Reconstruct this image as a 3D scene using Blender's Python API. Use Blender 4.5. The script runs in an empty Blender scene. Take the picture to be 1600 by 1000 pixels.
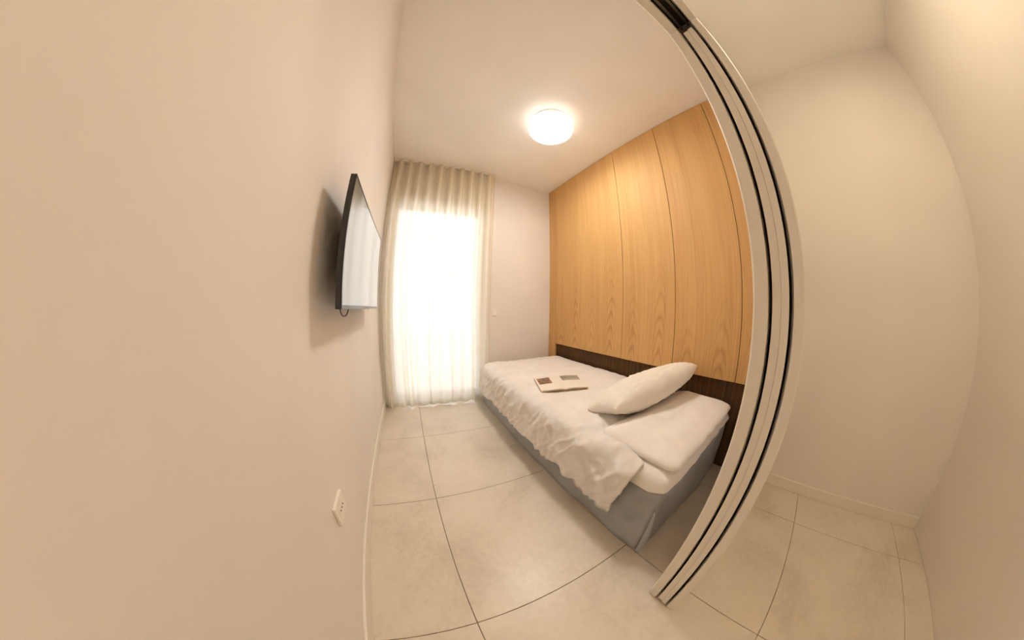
import bpy, bmesh, math, random
from mathutils import Vector, Matrix, noise
random.seed(7)
SC = bpy.context.scene
COL = SC.collection

# ------------------------------------------------------------------ camera (fisheye, in the doorway)
cd = bpy.data.cameras.new('camera')
cam = bpy.data.objects.new('camera', cd); COL.objects.link(cam)
cr = Vector((0.903233, -0.428879, 0.015254)); cdn = Vector((-0.007147, -0.050573, -0.998695)); cf = Vector((0.429091, 0.901945, -0.048745))
m = Matrix.Identity(4)
for i in range(3):
    m[i][0] = cr[i]; m[i][1] = -cdn[i]; m[i][2] = -cf[i]
m.translation = Vector((0.3396, 0.0, 1.0483))
cam.matrix_world = m
cd.type = 'PANO'; cd.sensor_fit = 'HORIZONTAL'; cd.sensor_width = 36.0; cd.sensor_height = 22.5
cd.clip_start = 0.01
cyc = cd
cyc.panorama_type = 'FISHEYE_LENS_POLYNOMIAL'
cyc.fisheye_fov = math.radians(300)
cyc.fisheye_polynomial_k0 = 0.0
cyc.fisheye_polynomial_k1 = -0.12715758758
cyc.fisheye_polynomial_k2 = 8.352686773e-05
cyc.fisheye_polynomial_k3 = 9.959864113e-05
cyc.fisheye_polynomial_k4 = -1.9459164639e-06
SC.camera = cam

# ------------------------------------------------------------------ sky, exposure
SKY = 2.9
w = bpy.data.worlds.new('sky'); SC.world = w; w.use_nodes = True
bg = w.node_tree.nodes['Background']; bg.inputs[0].default_value = (0.95, 0.98, 1.0, 1); bg.inputs[1].default_value = SKY
LAMP = 33.0; LAMP_SIDE = 1.4; HALL_FILL = 16.0; LAMP_TINT = (1.0, 0.94, 0.855, 1); HALL_FILL_TINT = (1.0, 0.82, 0.58, 1)  # hall values drive the added corridor fill lamp
vs = SC.view_settings
vs.view_transform = 'Standard'; vs.look = 'None'; vs.exposure = 0.92; vs.gamma = 1.0; vs.use_curve_mapping = False
SC.cycles.max_bounces = 10; SC.cycles.diffuse_bounces = 10; SC.cycles.glossy_bounces = 3; SC.cycles.transparent_max_bounces = 10
SC.cycles.use_adaptive_sampling = True; SC.cycles.adaptive_threshold = 0.08; SC.cycles.adaptive_min_samples = 12
SC.cycles.use_light_tree = False; SC.cycles.caustics_reflective = False; SC.cycles.caustics_refractive = False
SC.cycles.use_denoising = True
SC.cycles.sample_clamp_indirect = 3.0

# dimensions (metres)
W = 2.042; D = 2.437; H = 2.70
T = 0.711; TX = 0.371; TY = 1.726
CY = -1.30            # far wall of the corridor behind the camera
WX0, WX1, WZ1 = 0.06, 1.155, 2.24   # balcony window opening

# ------------------------------------------------------------------ materials
def srgb(r, g, b):
    f = lambda c: ((c/255 + 0.055)/1.055)**2.4 if c > 10 else c/255/12.92
    return (f(r), f(g), f(b), 1)
MATS = {}
def mat(name, col, rough=0.6, spec=0.5, metal=0.0):
    M = bpy.data.materials.new(name); M.use_nodes = True
    b = M.node_tree.nodes['Principled BSDF']
    b.inputs['Base Color'].default_value = col; b.inputs['Roughness'].default_value = rough
    b.inputs['Specular IOR Level'].default_value = spec; b.inputs['Metallic'].default_value = metal
    MATS[name] = M
    return M
class NT:
    def __init__(s, M): s.t = M.node_tree; s.n = s.t.nodes; s.b = s.n.get('Principled BSDF')
    def new(s, typ, **kw):
        n = s.n.new(typ)
        for k, v in kw.items(): setattr(n, k, v)
        return n
    def link(s, a, b): s.t.links.new(a, b)
    def math(s, op, a, b=None, c=None):
        n = s.new('ShaderNodeMath', operation=op)
        for i, v in enumerate((a, b, c)):
            if v is None: continue
            if isinstance(v, (int, float)): n.inputs[i].default_value = v
            else: s.link(v, n.inputs[i])
        return n.outputs[0]
    def noise(s, vec, scale, detail=3, rough=0.5, dist=0.0):
        n = s.new('ShaderNodeTexNoise'); n.inputs['Scale'].default_value = scale; n.inputs['Detail'].default_value = detail
        n.inputs['Roughness'].default_value = rough; n.inputs['Distortion'].default_value = dist
        if vec is not None: s.link(vec, n.inputs['Vector'])
        return n.outputs['Fac']
    def mapping(s, vec, scale=(1, 1, 1), loc=(0, 0, 0)):
        n = s.new('ShaderNodeMapping'); n.inputs['Scale'].default_value = scale; n.inputs['Location'].default_value = loc
        s.link(vec, n.inputs['Vector']); return n.outputs[0]
    def ramp(s, fac, stops):
        n = s.new('ShaderNodeValToRGB'); e = n.color_ramp.elements
        while len(e) < len(stops): e.new(0.5)
        for i, (p, c) in enumerate(stops): e[i].position = p; e[i].color = c
        s.link(fac, n.inputs['Fac']); return n.outputs['Color']
    def bump(s, h, strength=0.2, dist=0.01):
        n = s.new('ShaderNodeBump'); n.inputs['Strength'].default_value = strength; n.inputs['Distance'].default_value = dist
        s.link(h, n.inputs['Height']); s.link(n.outputs[0], s.b.inputs['Normal'])
    def pos(s): return s.new('ShaderNodeNewGeometry').outputs['Position']
    def obj(s): return s.new('ShaderNodeTexCoord').outputs['Object']

def paint(name, col, bump=0.06):
    M = mat(name, col, 0.65, 0.3); t = NT(M); p = t.pos()
    n = t.noise(p, 2.2, 1)
    c0 = [c*0.97 for c in col[:3]] + [1]; c1 = [min(1, c*1.02) for c in col[:3]] + [1]
    t.link(t.ramp(n, [(0.3, c0), (0.7, c1)]), t.b.inputs['Base Color'])
    return M
paint('wall_paint', (0.785, 0.745, 0.70, 1)); paint('ceiling_paint', (0.90, 0.895, 0.875, 1))
M = mat('trim_white', (0.78, 0.74, 0.66, 1), 0.42, 0.5)
t = NT(M); 
mat('dark_slot', (0.05, 0.04, 0.03, 1), 0.7); mat('track_metal', (0.22, 0.20, 0.17, 1), 0.4, 0.5, 0.8)
mat('plastic_white', (0.85, 0.81, 0.73, 1), 0.35); mat('plastic_black', (0.012, 0.013, 0.016, 1), 0.35)
mat('socket_hole', (0.05, 0.045, 0.04, 1), 0.6)
mat('screen_glass', (0.010, 0.011, 0.013, 1), 0.12, 1.0)
MATS['screen_glass'].node_tree.nodes['Principled BSDF'].inputs['Coat Weight'].default_value = 1.0
MATS['screen_glass'].node_tree.nodes['Principled BSDF'].inputs['Coat IOR'].default_value = 1.8
MATS['screen_glass'].node_tree.nodes['Principled BSDF'].inputs['Coat Roughness'].default_value = 0.06
mat('bezel', (0.03, 0.03, 0.035, 1), 0.25)
mat('aluminium', (0.75, 0.75, 0.74, 1), 0.35, 0.5, 0.3)
mat('outdoor_slab', (0.78, 0.76, 0.72, 1), 0.8)
mat('grout', (0.20, 0.15, 0.10, 1), 0.9)

# porcelain floor tile
M = mat('floor_tile', (0.6, 0.5, 0.38, 1), 0.34, 0.5); t = NT(M); p = t.pos()
a = t.noise(p, 2.6, 6, 0.6, 0.4); b2 = t.noise(p, 38, 4, 0.6)
mx = t.math('ADD', t.math('MULTIPLY', a, 0.75), t.math('MULTIPLY', b2, 0.25))
t.link(t.ramp(mx, [(0.32, (0.545, 0.485, 0.395, 1)), (0.5, (0.665, 0.60, 0.505, 1)), (0.70, (0.725, 0.665, 0.575, 1))]), t.b.inputs['Base Color'])
t.link(t.ramp(a, [(0.3, (0.30,)*3+(1,)), (0.7, (0.42,)*3+(1,))]), t.b.inputs['Roughness'])

# veneer with cathedral grain near the foot of each leaf
M = mat('oak_veneer', (0.6, 0.36, 0.15, 1), 0.58, 0.3); t = NT(M); p = t.pos()
sx = t.new('ShaderNodeSeparateXYZ'); t.link(p, sx.inputs[0])
Yc, Zc = sx.outputs[1], sx.outputs[2]
wob = t.noise(t.mapping(p, (1, 3.0, 0.9)), 2.4, 3)
wob2 = t.noise(t.mapping(p, (1, 9.0, 2.2)), 2.0, 2)
yy = t.math('ADD', Yc, t.math('MULTIPLY', t.math('SUBTRACT', wob, 0.5), 0.06))
leaf = t.math('DIVIDE', t.math('ADD', yy, -0.001 + 2.55), 0.255)        # one leaf of veneer per 25 cm
fr = t.math('SUBTRACT', t.math('FRACT', leaf), 0.5)
wn = t.new('ShaderNodeTexWhiteNoise', noise_dimensions='1D'); t.link(t.math('FLOOR', leaf), wn.inputs['W'])
dy = t.math('MULTIPLY', fr, 0.255)
q = t.math('ADD', Zc, t.math('MULTIPLY', t.math('MULTIPLY', dy, dy), 62.0))
q = t.math('ADD', q, t.math('MULTIPLY', wn.outputs['Value'], 0.9))
q = t.math('ADD', q, t.math('MULTIPLY', t.math('SUBTRACT', wob2, 0.5), 0.16))
ring = t.math('SINE', t.math('MULTIPLY', q, 44.0))
ring = t.math('POWER', t.math('ADD', t.math('MULTIPLY', ring, 0.5), 0.5), 2.2)
lim = t.math('ADD', 1.10, t.math('MULTIPLY', t.math('SUBTRACT', wn.outputs['Value'], 0.5), 0.5))
fade = t.math('SUBTRACT', t.math('ADD', lim, 0.25), Zc)
n = t.new('ShaderNodeMapRange'); t.link(fade, n.inputs[0]); n.inputs[1].default_value = 0.0; n.inputs[2].default_value = 0.5
core = t.math('SUBTRACT', 1.0, t.math('MULTIPLY', t.math('ABSOLUTE', fr), 1.5))
cath = t.math('MULTIPLY', t.math('MULTIPLY', ring, n.outputs[0]), core)
g1 = t.noise(t.mapping(p, (1, 34, 0.55)), 2.0, 5, 0.65); g2 = t.noise(t.mapping(p, (1, 190, 2.5)), 2.0, 3)
g3 = t.noise(t.mapping(p, (1, 5, 0.3)), 1.5, 2)
gr = t.math('ADD', t.math('MULTIPLY', g1, 0.50), t.math('ADD', t.math('MULTIPLY', g2, 0.22), t.math('MULTIPLY', g3, 0.30)))
gr = t.math('SUBTRACT', gr, t.math('MULTIPLY', cath, 0.19))
t.link(t.ramp(gr, [(0.22, (0.41, 0.208, 0.070, 1)), (0.42, (0.565, 0.322, 0.122, 1)), (0.56, (0.635, 0.385, 0.152, 1)), (0.75, (0.68, 0.43, 0.18, 1))]), t.b.inputs['Base Color'])
t.bump(g2, 0.05, 0.002)
M = mat('walnut_board', (0.06, 0.03, 0.012, 1), 0.6, 0.25); t = NT(M); p = t.pos()
g = t.noise(t.mapping(p, (1, 30, 0.8)), 2.0, 4)
t.link(t.ramp(g, [(0.3, (0.045, 0.020, 0.005, 1)), (0.7, (0.12, 0.062, 0.020, 1))]), t.b.inputs['Base Color'])

def cloth(name, c0, c1, sc=90, bump=0.12, rough=0.85):
    M = mat(name, c0, rough, 0.2); t = NT(M); p = t.obj()
    t.link(t.ramp(t.noise(p, 6, 4), [(0.3, c0), (0.7, c1)]), t.b.inputs['Base Color'])
    h = t.math('ADD', t.math('MULTIPLY', t.noise(p, sc*8, 2), 0.3), t.noise(p, 26, 4, 0.6, 0.6))
    t.bump(h, bump, 0.006)
    t.b.inputs['Sheen Weight'].default_value = 0.15
    return M
cloth('white_linen', (0.78, 0.755, 0.73, 1), (0.84, 0.82, 0.80, 1), bump=0.5)
cloth('sheet_linen', (0.81, 0.78, 0.745, 1), (0.86, 0.835, 0.80, 1), bump=0.2)
cloth('pillow_linen', (0.80, 0.76, 0.68, 1), (0.86, 0.82, 0.75, 1), bump=0.3)
cloth('grey_upholstery', (0.33, 0.335, 0.345, 1), (0.39, 0.395, 0.405, 1), bump=0.12, rough=0.6)

def sheer(name, col, transp):
    M = bpy.data.materials.new(name); M.use_nodes = True; MATS[name] = M
    t = NT(M); t.n.remove(t.b); out = t.n['Material Output']
    d = t.new('ShaderNodeBsdfDiffuse'); d.inputs[0].default_value = col
    tr = t.new('ShaderNodeBsdfTranslucent'); tr.inputs[0].default_value = (0.90, 0.88, 0.84, 1)
    tp = t.new('ShaderNodeBsdfTransparent'); tp.inputs[0].default_value = (0.98, 0.97, 0.95, 1)
    m1 = t.new('ShaderNodeMixShader'); m1.inputs[0].default_value = 0.38
    t.link(d.outputs[0], m1.inputs[1]); t.link(tr.outputs[0], m1.inputs[2])
    p = t.obj(); wv = t.noise(t.mapping(p, (40, 40, 1.2)), 3, 3)
    f = t.math('ADD', transp - 0.04, t.math('MULTIPLY', wv, 0.08))
    m2 = t.new('ShaderNodeMixShader'); t.link(f, m2.inputs[0])
    t.link(m1.outputs[0], m2.inputs[1]); t.link(tp.outputs[0], m2.inputs[2]); t.link(m2.outputs[0], out.inputs[0])
sheer('sheer_voile', (0.88, 0.80, 0.65, 1), 0.07)
sheer('sheer_hem', (0.84, 0.79, 0.68, 1), 0.05)
# clear window pane
M = bpy.data.materials.new('window_glass'); M.use_nodes = True; MATS['window_glass'] = M
t = NT(M); t.n.remove(t.b)
tp = t.new('ShaderNodeBsdfTransparent'); gl = t.new('ShaderNodeBsdfGlossy'); gl.inputs['Roughness'].default_value = 0.02
fz = t.new('ShaderNodeFresnel'); fz.inputs[0].default_value = 1.45
mm = t.new('ShaderNodeMixShader'); t.link(fz.outputs[0], mm.inputs[0]); t.link(tp.outputs[0], mm.inputs[1]); t.link(gl.outputs[0], mm.inputs[2])
t.link(mm.outputs[0], t.n['Material Output'].inputs[0])
# lamp diffusers (give off light); the hall one is for the added fill lamp
for nm, st in (('lamp_diffuser', LAMP), ('lamp_side', LAMP_SIDE), ('fill_diffuser_hall', HALL_FILL)):
    M = bpy.data.materials.new(nm); M.use_nodes = True; MATS[nm] = M
    t = NT(M); t.b.inputs['Base Color'].default_value = (0.9, 0.86, 0.78, 1)
    t.b.inputs['Emission Color'].default_value = HALL_FILL_TINT if 'hall' in nm else LAMP_TINT; t.b.inputs['Emission Strength'].default_value = st
# magazine prints
mat('paper', (0.80, 0.76, 0.69, 1), 0.55, 0.3)
mat('paper_edge', (0.62, 0.50, 0.33, 1), 0.7)
M = mat('food_photo', (0.3, 0.15, 0.06, 1), 0.5); t = NT(M); p = t.pos()
v = t.new('ShaderNodeTexVoronoi'); v.inputs['Scale'].default_value = 34; t.link(p, v.inputs['Vector'])
t.link(t.ramp(t.math('ADD', t.math('MULTIPLY', v.outputs['Distance'], 0.6), t.math('MULTIPLY', t.noise(p, 22, 3), 0.6)),
     [(0.32, (0.04, 0.03, 0.02, 1)), (0.48, (0.17, 0.12, 0.08, 1)), (0.60, (0.42, 0.19, 0.07, 1)), (0.72, (0.16, 0.13, 0.10, 1))]), t.b.inputs['Base Color'])
M = mat('landscape_photo', (0.4, 0.38, 0.33, 1), 0.5); t = NT(M); p = t.pos()
t.link(t.ramp(t.noise(p, 13, 3), [(0.3, (0.24, 0.225, 0.175, 1)), (0.7, (0.46, 0.43, 0.35, 1))]), t.b.inputs['Base Color'])

# ------------------------------------------------------------------ helpers
def link(me, name, material, parent=None, smooth=False):
    o = bpy.data.objects.new(name, me); COL.objects.link(o)
    if material: me.materials.append(MATS[material])
    if parent: o.parent = parent
    if smooth:
        for f in me.polygons: f.use_smooth = True
    return o
def pyd(name, verts, faces, material, parent=None, smooth=False):
    me = bpy.data.meshes.new(name); me.from_pydata([tuple(v) for v in verts], [], faces); me.update()
    return link(me, name, material, parent, smooth)
def box(bm, x0, x1, y0, y1, z0, z1, bev=0.0, seg=2):
    vs_ = [bm.verts.new((x, y, z)) for z in (z0, z1) for y in (y0, y1) for x in (x0, x1)]
    fs = [(0, 2, 3, 1), (4, 5, 7, 6), (0, 1, 5, 4), (2, 6, 7, 3), (0, 4, 6, 2), (1, 3, 7, 5)]
    ff = [bm.faces.new([vs_[i] for i in f]) for f in fs]
    if bev > 0:
        es = list({e for f in ff for e in f.edges})
        bmesh.ops.bevel(bm, geom=es, offset=bev, segments=seg, affect='EDGES', profile=0.5)
def fin(bm, name, material, parent=None, smooth=False):
    bmesh.ops.recalc_face_normals(bm, faces=bm.faces)
    me = bpy.data.meshes.new(name); bm.to_mesh(me); bm.free()
    return link(me, name, material, parent, smooth)
def boxes(name, material, lst, parent=None, bev=0.0):
    bm = bmesh.new()
    for b in lst: box(bm, *b, bev=bev)
    return fin(bm, name, material, parent)
def struct(o, label, cat):
    o['kind'] = 'structure'; o['label'] = label; o['category'] = cat; return o
def tag(o, label, cat, group=None):
    o['label'] = label; o['category'] = cat
    if group: o['group'] = group
    return o
def empty(name, loc=(0, 0, 0)):
    o = bpy.data.objects.new(name, None); o.location = loc; o.empty_display_size = 0.1; COL.objects.link(o); return o
def adopt(child, parent):
    """parent while keeping the child's world place"""
    child.parent = parent
    child.matrix_parent_inverse = Matrix.Translation(parent.location).inverted()
    return child
def nz(x, y, z): return noise.noise(Vector((x, y, z)))
def sstep(a, b, x):
    t_ = min(1, max(0, (x-a)/(b-a))); return t_*t_*(3-2*t_)
def tube(name, pts, r, material, parent=None, n=8, closed=False):
    vs_, fs = [], []
    N = len(pts)
    for i, p_ in enumerate(pts):
        p_ = Vector(p_); a_ = Vector(pts[(i-1) % N] if (closed or i > 0) else pts[0]); b_ = Vector(pts[(i+1) % N] if (closed or i < N-1) else pts[-1])
        d_ = (b_-a_).normalized(); up = Vector((0, 0, 1)) if abs(d_.z) < 0.95 else Vector((1, 0, 0))
        u_ = d_.cross(up).normalized(); v_ = d_.cross(u_)
        for k in range(n):
            an = 2*math.pi*k/n; vs_.append(p_ + r*(math.cos(an)*u_ + math.sin(an)*v_))
    for i in range(N if closed else N-1):
        for k in range(n):
            fs.append((i*n+k, i*n+(k+1) % n, ((i+1) % N)*n+(k+1) % n, ((i+1) % N)*n+k))
    if not closed:
        fs.append(tuple(range(n))[::-1]); fs.append(tuple((N-1)*n+k for k in range(n)))
    return pyd(name, vs_, fs, material, parent, True)

# ------------------------------------------------------------------ the room shell
floor = struct(boxes('floor', 'grout', [(-0.1, W+0.12, CY-0.1, D+0.25, -0.12, -0.004)]), 'dark grout bed under the beige porcelain floor tiles', 'floor')
xs = [0.0] + [TX + k*T for k in range(3)] + [W+0.06]
ys = []
y = TY + T
while y > CY: ys.append(y); y -= T
ys.append(CY)
tile_cache = {}
for i in range(len(xs)-1):
    for j in range(len(ys)-1):
        x0, x1, y1, y0 = xs[i], xs[i+1], ys[j], ys[j+1]
        key = (round(x1-x0, 3), round(y1-y0, 3))
        if key not in tile_cache:
            bm = bmesh.new(); hx, hy = (x1-x0)/2-0.0014, (y1-y0)/2-0.0014
            box(bm, -hx, hx, -hy, hy, -0.006, 0.0, bev=0.0012, seg=1)
            o = fin(bm, 'floor_tile', 'floor_tile', floor); tile_cache[key] = o.data
        else:
            o = bpy.data.objects.new('floor_tile', tile_cache[key]); COL.objects.link(o); o.parent = floor
        o.location = ((x0+x1)/2, (y0+y1)/2, 0)
struct(boxes('ceiling', 'ceiling_paint', [(-0.1, W+0.12, CY-0.1, D+0.25, H, H+0.1)]), 'smooth cream painted ceiling over the bedroom', 'ceiling')
struct(boxes('wall_left', 'wall_paint', [(-0.1, 0, CY-0.1, D+0.25, -0.12, H)]), 'long plain cream wall that carries the television', 'wall')
struct(boxes('wall_back', 'wall_paint', [(0, WX0, D, D+0.25, -0.12, H), (WX1, W+0.12, D, D+0.25, -0.12, H), (WX0, WX1, D, D+0.25, WZ1, H)]),
       'cream end wall around the curtained balcony window', 'wall')
wr = struct(boxes('wall_right', 'wall_paint', [(W+0.05, W+0.12, 0.0, D, -0.12, H)]), 'side wall faced with oak veneer panels behind the bed', 'wall')
PB = 0.622; FP = 2.287
pan = [(FP, D, 0.0), (1.266, FP, PB), (0.755, 1.266, PB), (0.256, 0.755, PB), (0.064, 0.256, PB)]
for a_, b_, z0 in pan:
    bm = bmesh.new(); box(bm, W, W+0.05, a_+0.0020, b_-0.0020, z0, H-0.002, bev=0.0015, seg=1)
    fin(bm, 'wood_panel', 'oak_veneer', wr)
o = boxes('dark_board', 'walnut_board', [(W+0.022, W+0.05, 0.064, FP-0.001, 0, PB-0.001)], wr, 0.001); o['label'] = 'recessed dark walnut board'
# skirting on the television wall
bm = bmesh.new(); box(bm, 0, 0.012, 0.066, D, 0, 0.075, bev=0.003)
struct(fin(bm, 'baseboard_left', 'trim_white'), 'low cream skirting board along the television wall', 'baseboard')
bm = bmesh.new(); box(bm, WX1+0.02, W, D-0.012, D, 0, 0.075, bev=0.003)
struct(fin(bm, 'baseboard_back', 'trim_white'), 'low cream skirting board at the foot of the end wall', 'baseboard')
# pocket wall with the doorway the camera stands in: two thin skins and a slot
JX = 0.965; LZ = 2.035
struct(boxes('wall_front', 'wall_paint', [(JX+0.05, W+0.05, 0.030, 0.060, 0, H), (0, JX+0.05, 0.030, 0.060, LZ+0.06, H),
       (JX+0.05, W+0.05, -0.050, -0.026, 0, H), (0, JX+0.05, -0.050, -0.026, LZ+0.06, H), (0, W+0.05, -0.026, 0.030, LZ+0.11, H), (W-0.05, W+0.05, -0.026, 0.030, 0, H)]),
       'thin pocket wall at the bedroom doorway', 'wall')
def casing(name, y0, y1, lab):
    bm = bmesh.new(); k = 0.062
    pl = [(0.001, LZ), (JX, LZ), (JX, 0), (JX+k, 0), (JX+k, LZ+k), (0.001, LZ+k)]
    f0 = bm.faces.new([bm.verts.new((x, y0, z)) for x, z in pl])
    ex = bmesh.ops.extrude_face_region(bm, geom=[f0])
    for v in [g for g in ex['geom'] if isinstance(g, bmesh.types.BMVert)]: v.co.y = y1
    bmesh.ops.bevel(bm, geom=list(bm.edges), offset=0.005, segments=3, affect='EDGES', profile=0.5)
    o = fin(bm, name, 'trim_white'); return struct(o, lab, 'door frame')
casing('trim_1', 0.031, 0.068, 'cream doorway casing on the bedroom side of the sliding door')
casing('trim_2', -0.056, -0.028, 'cream doorway casing on the corridor side of the sliding door')
d1 = struct(boxes('door_1', 'trim_white', [(JX+0.008, 1.86, -0.018, 0.022, 0.008, 2.008)], None, 0.003), 'cream sliding door pushed back into the wall pocket', 'door')
boxes('door_edge_strip', 'trim_white', [(JX, JX+0.008, -0.018, 0.0005, 0.008, 2.006), (JX+0.004, JX+0.008, 0.0005, 0.022, 0.008, 2.006)], d1, 0.0015)
tr = struct(boxes('trim_3', 'dark_slot', [(0.001, JX+0.05, -0.0255, 0.0305, LZ+0.085, LZ+0.109)]), 'dark slot above the doorway that hides the door track', 'door track')
boxes('track_rail', 'track_metal', [(0.002, JX+0.04, -0.020, -0.010, LZ+0.045, LZ+0.084), (0.002, JX+0.04, 0.012, 0.022, LZ+0.045, LZ+0.084)], tr)
# the corridor behind the camera
struct(boxes('wall_corridor_right', 'wall_paint', [(W+0.05, W+0.12, CY, 0.0, -0.12, H)]), 'plain cream corridor wall beyond the sliding door', 'wall')
struct(boxes('wall_corridor_back', 'wall_paint', [(0, W+0.05, CY-0.1, CY, -0.12, H)]), 'plain cream corridor wall facing the bedroom doorway', 'wall')
bm = bmesh.new(); box(bm, W+0.038, W+0.05, CY, -0.05, 0, 0.075, bev=0.003)
struct(fin(bm, 'baseboard_corridor', 'trim_white'), 'low cream skirting board along the corridor wall', 'baseboard')

# ------------------------------------------------------------------ balcony window
win = struct(boxes('window_1', 'aluminium', [(WX0, WX0+0.03, D+0.10, D+0.16, 0, WZ1), (WX1-0.03, WX1, D+0.10, D+0.16, 0, WZ1),
      (WX0+0.03, WX1-0.03, D+0.10, D+0.16, WZ1-0.03, WZ1), (WX0+0.03, WX1-0.03, D+0.10, D+0.16, 0, 0.03)]), 'tall balcony window behind the sheer curtain', 'window')
x0, x1 = WX0+0.03, WX1-0.03
fr_ = boxes('sash_frame', 'aluminium', [(x0, x0+0.04, D+0.11, D+0.15, 0.03, WZ1-0.03), (x1-0.04, x1, D+0.11, D+0.15, 0.03, WZ1-0.03),
      (x0+0.04, x1-0.04, D+0.11, D+0.15, WZ1-0.07, WZ1-0.03), (x0+0.04, x1-0.04, D+0.11, D+0.15, 0.03, 0.08)], win)
boxes('pane', 'window_glass', [(x0+0.04, x1-0.04, D+0.128, D+0.132, 0.08, WZ1-0.07)], fr_)
boxes('window_handle', 'aluminium', [(x1-0.03, x1-0.012, D+0.085, D+0.11, 1.0, 1.14)], fr_, 0.003)
o = boxes('terrace_floor', 'outdoor_slab', [(-6, 8, D+0.25, D+7, -0.14, -0.02)]); struct(o, 'pale terrace paving outside the balcony window', 'terrace')

# ------------------------------------------------------------------ curtain
rail = boxes('curtain_rail', 'plastic_white', [(0.004, 1.215, D-0.085, D-0.045, H-0.014, H-0.0005)], None, 0.002)
tag(rail, 'slim cream curtain rail fixed to the ceiling above the window', 'curtain rail')
cur = empty('curtain', (0.6, D-0.07, 0.0)); tag(cur, 'floor length cream sheer curtain hanging before the bright window', 'curtain')
NU, NV = 420, 60
NW = 10.5
def cpos(u, z):
    f = (H-0.012-z)/(H-0.012)                         # 0 at the top, 1 at the hem
    uu = u + 0.012*math.sin(5.1*u+0.6)
    ph = 2*math.pi*NW*uu
    x = 0.012 + u*(1.196 - 0.03*f**1.6) + (0.020*f)*math.sin(ph*0.5+1.3)
    amp = (0.030 + 0.010*(1-f)**3 + 0.012*math.sin(7*u+1) * f)*(1-0.55*f*sstep(0.86, 0.96, u))
    s = math.sin(ph)
    top = math.copysign(abs(s)**0.7, s)
    s2 = (1-f)*top + f*(0.75*s + 0.35*math.sin(ph*0.53+2.0) + 0.2*math.sin(ph*1.9+0.5))
    yv = D - 0.075 + amp*s2 + 0.006*nz(u*9, z*1.5, 3) * f - 0.012*f + 0.030*f*sstep(0.86, 0.96, u)
    if u > 0.955: x += 0.012*math.sin((u-0.955)/0.045*math.pi)
    x = max(x, 0.004)
    return (x, yv, z)
def cloth_strip(name, z0, z1, nv, material, parent, off=0.0, ulim=(0, 1)):
    vs_, fs = [], []
    for j in range(nv+1):
        z = z1 + (z0-z1)*j/nv
        for i in range(NU+1):
            u = ulim[0]+(ulim[1]-ulim[0])*i/NU
            x, yv, zz = cpos(u, z)
            if z0 < 0.05: zz = z + (0.006*math.sin(2*math.pi*NW*u*0.5) if j == nv else 0)
            vs_.append((x-cur.location[0], yv-off-cur.location[1], zz))
    for j in range(nv):
        for i in range(NU):
            a_ = j*(NU+1)+i; fs.append((a_, a_+NU+1, a_+NU+2, a_+1))
    return pyd(name, vs_, fs, material, parent, True)
cloth_strip('curtain_fabric', 0.012, H-0.016, NV, 'sheer_voile', cur)
cloth_strip('heading_tape', H-0.045, H-0.016, 3, 'sheer_hem', cur, 0.003)
cloth_strip('hem', 0.012, 0.045, 3, 'sheer_hem', cur, 0.003)

# ------------------------------------------------------------------ ceiling lamp, plus an added corridor fill lamp
def lathe(name, prof, material, parent, n=48):
    vs_, fs = [], []
    for r_, z_ in prof:
        for k in range(n):
            a_ = 2*math.pi*k/n; vs_.append((r_*math.cos(a_), r_*math.sin(a_), z_))
    for i in range(len(prof)-1):
        for k in range(n):
            fs.append((i*n+k, i*n+(k+1) % n, (i+1)*n+(k+1) % n, (i+1)*n+k))
    fs.append(tuple(range(n))); fs.append(tuple((len(prof)-1)*n+k for k in range(n))[::-1])
    return pyd(name, vs_, fs, material, parent, True)
def make_lamp(loc, label, dm='lamp_diffuser'):
    lp = empty('ceiling_lamp', loc); tag(lp, label, 'lamp')
    lathe('base_plate', [(0.16, -0.0005), (0.165, -0.004), (0.165, -0.034), (0.158, -0.038)], 'plastic_white', lp)
    lathe('diffuser_rim', [(0.17, -0.036), (0.184, -0.040), (0.190, -0.050), (0.190, -0.098), (0.186, -0.109)], 'lamp_side', lp)
    lathe('diffuser', [(0.184, -0.108), (0.180, -0.115), (0.170, -0.121), (0.14, -0.126), (0.07, -0.129), (0.01, -0.130)], dm, lp)
    return lp
make_lamp((1.295, 1.29, H), 'round glowing drum ceiling lamp with a warm white diffuser')
make_lamp((1.05, -0.72, H), 'added unseen drum lamp that brightens the corridor outside the doorway', 'fill_diffuser_hall')  # invented lamp, out of frame, put in to light the corridor side

# ------------------------------------------------------------------ television
tv = empty('television', (0.09, 1.205, 1.285)); tag(tv, 'thin black flat television on the left wall reflecting the window', 'television')
tv.rotation_euler = (0, math.radians(0.0), 0)
def rel(o, par): return adopt(o, par)
TY0, TY1, TZ0, TZ1 = 0.780, 1.628, 1.045, 1.525
bm = bmesh.new(); box(bm, 0.078, 0.0995, TY0, TY1, TZ0, TZ1, bev=0.002); rel(fin(bm, 'housing', 'bezel'), tv)
bm = bmesh.new(); box(bm, 0.0990, 0.1003, TY0+0.008, TY1-0.008, TZ0+0.014, TZ1-0.008, bev=0.0); rel(fin(bm, 'screen', 'screen_glass'), tv)
bm = bmesh.new()
box(bm, 0.0995, 0.1015, TY0, TY1, TZ0, TZ0+0.013, bev=0.0005, seg=1)
for a in ((TY0, TY0+0.007), (TY1-0.007, TY1)): box(bm, 0.0995, 0.1015, a[0], a[1], TZ0+0.013, TZ1, bev=0.0005, seg=1)
box(bm, 0.0995, 0.1015, TY0+0.007, TY1-0.007, TZ1-0.007, TZ1, bev=0.0005, seg=1); rel(fin(bm, 'bezel', 'bezel'), tv)
bm = bmesh.new(); box(bm, 0.050, 0.078, TY0+0.14, TY1-0.14, TZ0+0.04, TZ0+0.30, bev=0.01); rel(fin(bm, 'back_cover', 'plastic_black'), tv)
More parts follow.
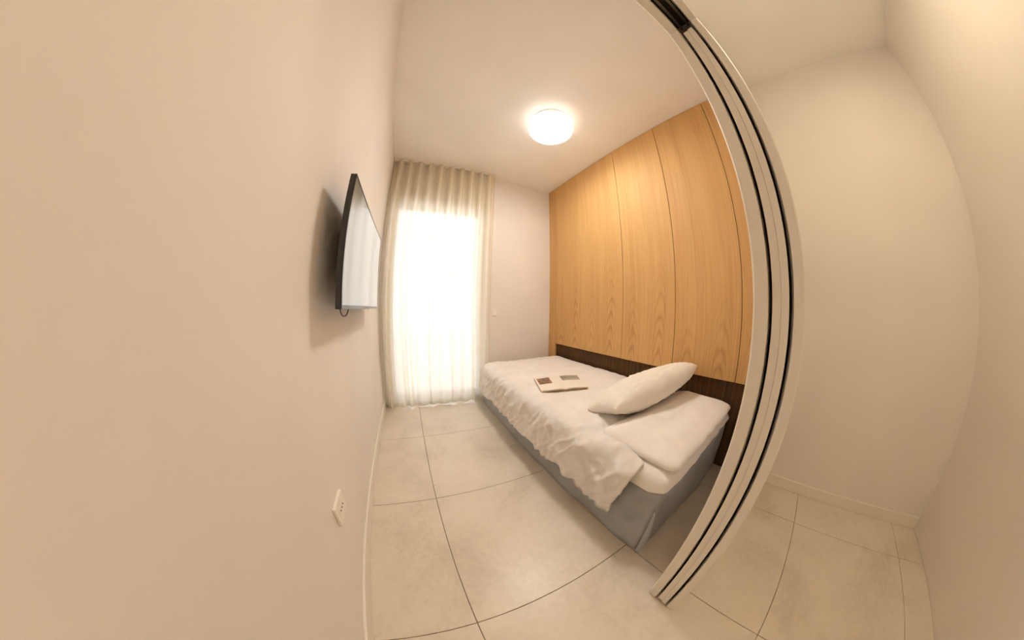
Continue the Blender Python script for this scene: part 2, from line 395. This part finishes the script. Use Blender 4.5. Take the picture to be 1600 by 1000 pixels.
bm = bmesh.new(); box(bm, 0.0, 0.012, 1.08, 1.33, 1.16, 1.40, bev=0.003); box(bm, 0.012, 0.050, 1.14, 1.17, 1.15, 1.42, bev=0.003); box(bm, 0.012, 0.050, 1.24, 1.27, 1.15, 1.42, bev=0.003)
rel(fin(bm, 'wall_bracket', 'plastic_black'), tv)
bm = bmesh.new(); box(bm, 0.094, 0.1022, 1.30, 1.345, TZ0-0.006, TZ0+0.002, bev=0.001); rel(fin(bm, 'remote_sensor', 'aluminium'), tv)
cp = []
for k in range(25):
    a_ = math.pi*k/24
    cp.append((0.066, 0.935-0.062*math.cos(a_), TZ0+0.012-0.040*math.sin(a_)))
rel(tube('cable', cp, 0.0026, 'plastic_black'), tv)

# ------------------------------------------------------------------ wall outlet and switch
ot = empty('wall_outlet', (0.0, 0.648, 0.378)); tag(ot, 'white wall outlet low on the television wall near the doorway', 'outlet')
bm = bmesh.new(); box(bm, 0.0, 0.013, 0.594, 0.702, 0.338, 0.418, bev=0.004); rel(fin(bm, 'cover_plate', 'plastic_white'), ot)
bm = bmesh.new(); box(bm, 0.012, 0.0145, 0.612, 0.684, 0.356, 0.400, bev=0.001); rel(fin(bm, 'insert', 'plastic_white'), ot)
for yy_ in (0.630, 0.648, 0.666):
    bm = bmesh.new(); bmesh.ops.create_cone(bm, cap_ends=True, segments=12, radius1=0.0032, radius2=0.0032, depth=0.002,
        matrix=Matrix.Translation((0.0147, yy_, 0.378)) @ Matrix.Rotation(math.pi/2, 4, 'Y')); rel(fin(bm, 'pin_hole', 'socket_hole'), ot)
sw = empty('light_switch', (1.27, D, 1.0)); tag(sw, 'small pale switch plate on the end wall right of curtain', 'switch')
bm = bmesh.new(); box(bm, 1.246, 1.296, D-0.009, D, 0.965, 1.045, bev=0.003); rel(fin(bm, 'cover_plate', 'plastic_white'), sw)
bm = bmesh.new(); box(bm, 1.258, 1.284, D-0.012, D-0.008, 0.98, 1.03, bev=0.001); rel(fin(bm, 'rocker', 'plastic_white'), sw)

# ------------------------------------------------------------------ bed
BX0, BX1, BY0, BY1 = 1.080, 2.030, 0.250, 2.300
BASE_H = 0.365; MT = 0.452
def rr_outline(x0, x1, y0, y1, r, step=0.02):
    pts = []
    def seg(a_, b_):
        n_ = max(1, int((Vector(b_)-Vector(a_)).length/step))
        for k in range(n_): pts.append((a_[0]+(b_[0]-a_[0])*k/n_, a_[1]+(b_[1]-a_[1])*k/n_))
    def arc(cx, cy, a0):
        n_ = 6
        for k in range(n_): a_ = a0+math.pi/2*k/n_; pts.append((cx+r*math.cos(a_), cy+r*math.sin(a_)))
    seg((x0+r, y0), (x1-r, y0)); arc(x1-r, y0+r, -math.pi/2); seg((x1, y0+r), (x1, y1-r)); arc(x1-r, y1-r, 0)
    seg((x1-r, y1), (x0+r, y1)); arc(x0+r, y1-r, math.pi/2); seg((x0, y1-r), (x0, y0+r)); arc(x0+r, y0+r, math.pi)
    return pts
def slab(name, x0, x1, y0, y1, prof, r, material, parent, fn=None, rings=10):
    """rounded slab; prof = list of (inset, z) from the foot to the top edge"""
    ol = rr_outline(x0, x1, y0, y1, r); n_ = len(ol); cx, cy = (x0+x1)/2, (y0+y1)/2
    vs_, fs = [], []
    def ringpts(ins):
        out = []
        for (px, py) in ol:
            qx = cx+(px-cx)*(1-ins/((x1-x0)/2)); qy = cy+(py-cy)*(1-ins/((y1-y0)/2)); out.append((qx, qy))
        return out
    lv = list(prof); zt = prof[-1][1]; i0 = prof[-1][0]; half = min(x1-x0, y1-y0)/2
    for k in range(1, rings+1): lv.append((i0+(half*0.985-i0)*k/rings, zt))
    for ins, z_ in lv:
        for (px, py) in ringpts(ins):
            v_ = Vector((px, py, z_))
            if fn: v_ = fn(v_, ins)
            vs_.append(v_)
    for j in range(len(lv)-1):
        for i in range(n_):
            a_ = j*n_+i; b_ = j*n_+(i+1) % n_; fs.append((a_, b_, b_+n_, a_+n_))
    fs.append(tuple((len(lv)-1)*n_+i for i in range(n_))); fs.append(tuple(range(n_))[::-1])
    o = pyd(name, vs_, fs, material, None, True)
    return adopt(o, parent) if parent else o
bed = empty('bed', (1.55, 1.29, 0.0)); tag(bed, 'single divan bed base in smooth grey upholstery along the panelled wall', 'bed')
def base_fn(v, ins):
    f = 0.006*nz(v.x*5, v.y*5, v.z*4) + 0.004*nz(v.x*14, v.y*14, v.z*9)
    d_ = Vector((v.x-1.555, v.y-1.29, 0))
    if v.z < 0.34:
        near = math.exp(-((v.y-BY0)**2+(v.x-BX0)**2)/0.10)
        f += 0.012*near*math.sin(18*v.z + 14*(v.y+v.x))
        if abs(v.x-BX0) < 0.05: v.x -= f
        elif abs(v.y-BY0) < 0.05: v.y -= f
    return v
pr = [(0.004, 0.0), (0.0, 0.004)] + [(0.0, 0.03*k) for k in range(1, 12)] + [(0.004, 0.352), (0.012, 0.362), (0.03, BASE_H)]
slab('base', BX0, BX1, BY0, BY1, pr, 0.025, 'grey_upholstery', bed, base_fn, 4)
# the pleat folded over at the near corner
vs_, fs = [], []
NP = 26
for k in range(NP+1):
    z_ = 0.004 + 0.292*k/NP; f = k/NP
    wd = 0.034*(1-f)**0.5*(0.35+0.65*f**0.4) + 0.012*math.sin(math.pi*f)
    c_ = Vector((BX0+0.002, BY0-0.002, z_))
    tdir = Vector((-0.35, -0.94, 0)); n2 = Vector((-0.94, 0.35, 0))
    off = n2*(0.004+0.006*math.sin(f*5))
    for s_ in range(5):
        q_ = s_/4; p_ = c_ + tdir*wd*q_ + off*math.sin(q_*math.pi)
        vs_.append(p_ - n2*0.003); vs_.append(p_ + n2*0.003)
for k in range(NP):
    for s_ in range(4):
        for e in (0, 1):
            a_ = k*10+s_*2+e; fs.append((a_, a_+2, a_+12, a_+10) if e else (a_, a_+10, a_+12, a_+2))
    fs.append((k*10+8, k*10+18, k*10+19, k*10+9)); fs.append((k*10, k*10+1, k*10+11, k*10+10))
adopt(pyd('corner_pleat', vs_, fs, 'grey_upholstery', None, True), bed)

mt = empty('mattress', (1.55, 1.29, BASE_H)); tag(mt, 'mattress in a white fitted sheet lying on the grey bed base', 'mattress')
def mat_fn(v, ins):
    d_ = 0.010*nz(v.x*7+3, v.y*7, v.z*5) + 0.006*nz(v.x*19, v.y*19, v.z*12)
    if ins < 0.02:
        low = sstep(0.42, 0.35, v.z)
        if abs(v.x-BX0) < 0.06: v.x -= d_+0.006
        if abs(v.y-BY0) < 0.06: v.y -= d_+0.008
        # the sheet's hem rides up along the near end and hangs lower at the corner
        lift = 0.035*sstep(1.12, 1.35, v.x)*(1 if v.y < 0.3 else 0) + 0.008*nz(v.x*9, v.y*9, 1.0)
        v.z += lift*low
    elif ins > 0.05: v.z += 0.006*nz(v.x*4, v.y*4, 0) + 0.003*nz(v.x*13, v.y*11, 2)
    return v
pr = [(0.004, 0.366), (-0.004, 0.367), (-0.006, 0.373), (-0.006, 0.38), (-0.005, 0.395), (-0.002, 0.41), (0.003, 0.423), (0.011, 0.434), (0.021, 0.443), (0.035, 0.449), (0.055, MT)]
slab('fitted_sheet', BX0, BX1, BY0, BY1, pr, 0.06, 'sheet_linen', mt, mat_fn, 26)

# ------------------------------------------------------------------ duvet
dv = empty('duvet', (1.55, 1.4, MT)); tag(dv, 'rumpled white duvet cover over the foot end and side of the bed', 'duvet')
EX, EY, RAD = BX0+0.060, BY1-0.095, 0.085
def drape(X, Y, top):
    dx = max(0.0, EX-X); dy_ = max(0.0, Y-EY); d_ = math.hypot(dx, dy_)
    bx, by = max(X, EX), min(Y, EY)
    if d_ < 1e-6: return Vector((X, Y, top)), Vector((0, 0, 1)), 0.0
    ux, uy = -dx/d_, dy_/d_
    if d_ < RAD*math.pi/2:
        a_ = d_/RAD; h = RAD*math.sin(a_); z_ = top-RAD*(1-math.cos(a_)); nrm = Vector((ux*math.sin(a_), uy*math.sin(a_), math.cos(a_)))
    else:
        e = d_-RAD*math.pi/2; h = RAD+0.05*e; z_ = top-RAD-e; nrm = Vector((ux, uy, 0.05))
    return Vector((bx+ux*h, by+uy*h, z_)), nrm, d_
NUx, NVy = 150, 230
vs_, fs = [], []
X0s, X1s = EX-0.350, 2.022
for i in range(NUx+1):
    a_ = i/NUx
    X = X0s + (X1s-X0s)*(a_**1.15)
    ystart = 0.37 + 0.285*sstep(1.10, 1.19, X)
    if X < EX-0.05: ystart += 0.06*sstep(EX-0.05, EX-0.33, X)
    yend = EY + 0.34
    for j in range(NVy+1):
        b_ = j/NVy
        Y = ystart + (yend-ystart)*b_
        dx = max(0.0, EX-X); dy_ = max(0.0, Y-EY); d_ = math.hypot(dx, dy_)
        Xc, Yc = X, Y
        hemlim = 0.338 + (0.030*nz(Y*5, X*5, 4) + 0.018*nz(Y*9, 2, 4) + 0.008*nz(Y*24, 0, 4))*sstep(0.40, 0.60, Y)
        if d_ > hemlim:
            s_ = hemlim/d_; Xc = EX-dx*s_ if dx > 0 else X; Yc = EY+dy_*s_ if dy_ > 0 else Y
        top = MT+0.020 - 0.014*math.exp(-b_*b_/0.0006)
        P_, nrm, dd = drape(Xc, Yc, top)
        hang = sstep(0.02, 0.16, dd)
        head = 1-sstep(0.45, 1.25, Yc)                 # more rumpled toward the head end
        # folds that run down the side, slanting toward the head
        sl = Yc*1.0 + P_.z*0.35
        wp = 0.35*nz(Yc*4, P_.z*5+Xc*3, 2.2)
        rdg = lambda n_, k_: max(0.0, 1-abs(n_)*k_)**1.4
        f1 = rdg(nz(sl*5.5+wp, P_.z*2.4, 7.3), 2.6)
        f2 = rdg(nz(Yc*9-P_.z*7+wp, P_.z*4-Xc*2, 1.7), 3.2)
        f4 = rdg(nz(Yc*13+P_.z*11, P_.z*6+wp, 5.7), 3.5)
        f5 = nz(Yc*3.2, P_.z*1.4, 12.0)
        f3 = nz(Xc*18, Yc*18, P_.z*18)
        low = sstep(0.10, 0.33, dd)
        disp = hang*((0.014+0.008*head)*f1 + (0.012+0.008*head)*f2 + 0.011*f4 + 0.024*low*f5 + 0.003*f3) + 0.008*hang
        # creases on the top
        c1 = rdg(nz(Xc*3.0+Yc*1.5, Yc*2.4-Xc*2, 3.1), 2.5); c2 = rdg(nz(Xc*8-Yc*5+wp, Yc*6+Xc*5, 9.0), 3)
        edge = sstep(0.5, 0.05, X-EX)
        disp += (1-hang)*(0.007*c1 + (0.004+0.010*head*edge)*c2 + 0.003*f3)
        P_ = P_ + nrm*min(disp, 0.042)
        if P_.x > 2.03: P_.x = 2.03
        if P_.y > 2.325: P_.y = 2.325
        vs_.append(P_)
for i in range(NUx):
    for j in range(NVy):
        a_ = i*(NVy+1)+j; fs.append((a_, a_+NVy+1, a_+NVy+2, a_+1))
o = pyd('cover', vs_, fs, 'white_linen', None, True); adopt(o, dv)
md = o.modifiers.new('thickness', 'SOLIDIFY'); md.thickness = 0.007; md.offset = -1

# ------------------------------------------------------------------ pillows
def pillow(name, L, Wd, Th, mw, label, seed, sag=0.0, pinch=0.06, pw=2.4, taper=0.28):
    e = empty(name, mw.translation); tag(e, label, 'pillow', None)
    N1, N2 = 60, 40
    vs_, idx, fs = [], {}, []
    for side in (1, -1):
        for i in range(N1+1):
            for j in range(N2+1):
                u_ = -1+2*i/N1; v_ = -1+2*j/N2
                u2 = math.sin(u_*math.pi/2); v2 = math.sin(v_*math.pi/2)
                border = i in (0, N1) or j in (0, N2)
                if side == -1 and border: idx[(side, i, j)] = idx[(1, i, j)]; continue
                x_ = L/2*u2*(1-pinch*(1-v2*v2)); y_ = Wd/2*v2*(1-taper*abs(u2)**3)
                h = max(0, 1-abs(u2)**2.2)**0.5*max(0, 1-abs(v2)**3)**0.42
                z_ = side*Th/2*h*(1.0 if side > 0 else 0.8)
                wr_ = 1-abs(nz(u2*3.0+seed, v2*5.0, side*2))*2; wr2 = 1-abs(nz(u2*8+seed, v2*6+3, side))*2
                rim = (1-h)
                wr3 = max(0, 1-abs(nz(u2*11+v2*5, v2*9+seed, side*3))*3)*sstep(0.5, -0.6, u2)
                z_ += side*h*(0.009*wr_ + 0.012*rim*wr2 + 0.017*wr3) if not border else 0.004*nz(u_*6, v_*6, seed)
                z_ -= sag*u2*u2*0
                idx[(side, i, j)] = len(vs_); vs_.append(Vector((x_, y_, z_)))
    for side in (1, -1):
        for i in range(N1):
            for j in range(N2):
                q_ = [idx[(side, i, j)], idx[(side, i+1, j)], idx[(side, i+1, j+1)], idx[(side, i, j+1)]]
                fs.append(tuple(q_ if side > 0 else q_[::-1]))
    rot = mw.to_3x3()
    vs_ = [rot @ v for v in vs_]
    pyd('pillowcase', vs_, fs, 'pillow_linen', e, True)
    return e
def frame(c, ax, upish, roll=0.0):
    a_ = Vector(ax).normalized(); b_ = Vector(upish).cross(a_).normalized(); n_ = a_.cross(b_)
    M_ = Matrix.Identity(4)
    for i in range(3): M_[i][0] = a_[i]; M_[i][1] = b_[i]; M_[i][2] = n_[i]
    M_.translation = Vector(c); return M_ @ Matrix.Rotation(roll, 4, 'X')
fp = empty('pillow', (1.58, 0.43, MT)); tag(fp, 'flat white pillow lying at the near end of the bed', 'pillow')
def flat_fn(v, ins):
    k = sstep(0.0, 0.14, ins)
    if ins > 0.012: v.z += k*(0.022 + 0.010*sstep(1.3, 2.0, v.x) + 0.014*sstep(0.40, 0.58, v.y)) + 0.005*nz(v.x*6, v.y*6, 1) + 0.004*(1-abs(nz(v.x*11+v.y*5, v.y*9, 4))*2)
    else: v.x += 0.006*nz(v.y*9, v.z*9, 2); v.y += 0.006*nz(v.x*9, v.z*9, 5)
    return v
slab('pillowcase', 1.125, 2.020, 0.238, 0.655, [(0.020, MT+0.001), (0.006, MT+0.004), (0.0, MT+0.012), (0.0, MT+0.022), (0.006, MT+0.031), (0.016, MT+0.037), (0.03, MT+0.041), (0.05, MT+0.044)], 0.05, 'sheet_linen', fp, flat_fn, 16)
pillow('pillow', 0.797, 0.357, 0.186, frame((1.606, 0.693, 0.591), (0.866, -0.121, 0.138), (0, 0, 1), -0.407), 'plump white pillow tilted up against the panelled wall', 5.0, pinch=0.05)

# ------------------------------------------------------------------ magazine
mg = empty('magazine', (1.41, 1.32, MT+0.03)); tag(mg, 'open magazine with two printed pictures lying on the duvet', 'magazine')
c00, c01 = Vector((1.155, 1.226)), Vector((1.261, 1.506))     # outer edge of the left page: near, far
s0, s1 = Vector((1.328, 1.174)), Vector((1.452, 1.468))       # spine
r0, r1 = Vector((1.504, 1.129)), Vector((1.658, 1.415))       # outer edge of the right page
def page_pt(side, u, v, h):
    a_, b_ = (c00, c01) if side < 0 else (r0, r1)
    p0_ = s0.lerp(s1, v); p1_ = a_.lerp(b_, v); p_ = p0_.lerp(p1_, u)
    z_ = MT+0.036 + h*(0.35 + 0.65*math.sin(math.pi*min(1, u*1.15+0.02))*(1-u*0.45)) + 0.001*math.sin(9*u)
    return Vector((p_.x, p_.y, z_))
def leafmesh(name, side, h0, h1, u0, u1, v0, v1, material, parent):
    n1, n2 = 16, 6; vs_, fs = [], []
    for lay in (h1, h0):
        for i in range(n1+1):
            for j in range(n2+1): 
                vs_.append(page_pt(side, u0+(u1-u0)*i/n1, v0+(v1-v0)*j/n2, 0.014) + Vector((0, 0, lay)))
    N_ = (n1+1)*(n2+1)
    for i in range(n1):
        for j in range(n2):
            a_ = i*(n2+1)+j; q_ = (a_, a_+n2+1, a_+n2+2, a_+1)
            fs.append(q_ if side > 0 else q_[::-1]); q2 = tuple(k+N_ for k in q_); fs.append(q2[::-1] if side > 0 else q2)
    bd = [i*(n2+1) for i in range(n1+1)] + [n1*(n2+1)+j for j in range(1, n2+1)] + [i*(n2+1)+n2 for i in range(n1-1, -1, -1)] + [j for j in range(n2-1, 0, -1)]
    for k in range(len(bd)):
        a_, b_ = bd[k], bd[(k+1) % len(bd)]; fs.append((a_, a_+N_, b_+N_, b_) if side < 0 else (a_, b_, b_+N_, a_+N_))
    o = pyd(name, vs_, fs, material, None, False)
    return adopt(o, parent)
leafmesh('page_block', -1, -0.010, -0.0005, 0.0, 0.99, 0.004, 0.996, 'paper_edge', mg); leafmesh('page_block', 1, -0.010, -0.0005, 0.0, 0.99, 0.004, 0.996, 'paper_edge', mg)
leafmesh('page', -1, 0.0, 0.0012, 0, 1, 0, 1, 'paper', mg); leafmesh('page', 1, 0.0, 0.0012, 0, 1, 0, 1, 'paper', mg)
o = leafmesh('printed_picture', -1, 0.0013, 0.0016, 0.38, 0.93, 0.42, 0.88, 'food_photo', mg); o['label'] = 'brown and orange food picture'
o = leafmesh('printed_picture', 1, 0.0013, 0.0016, 0.12, 0.90, 0.55, 0.92, 'landscape_photo', mg); o['label'] = 'grey green landscape picture'
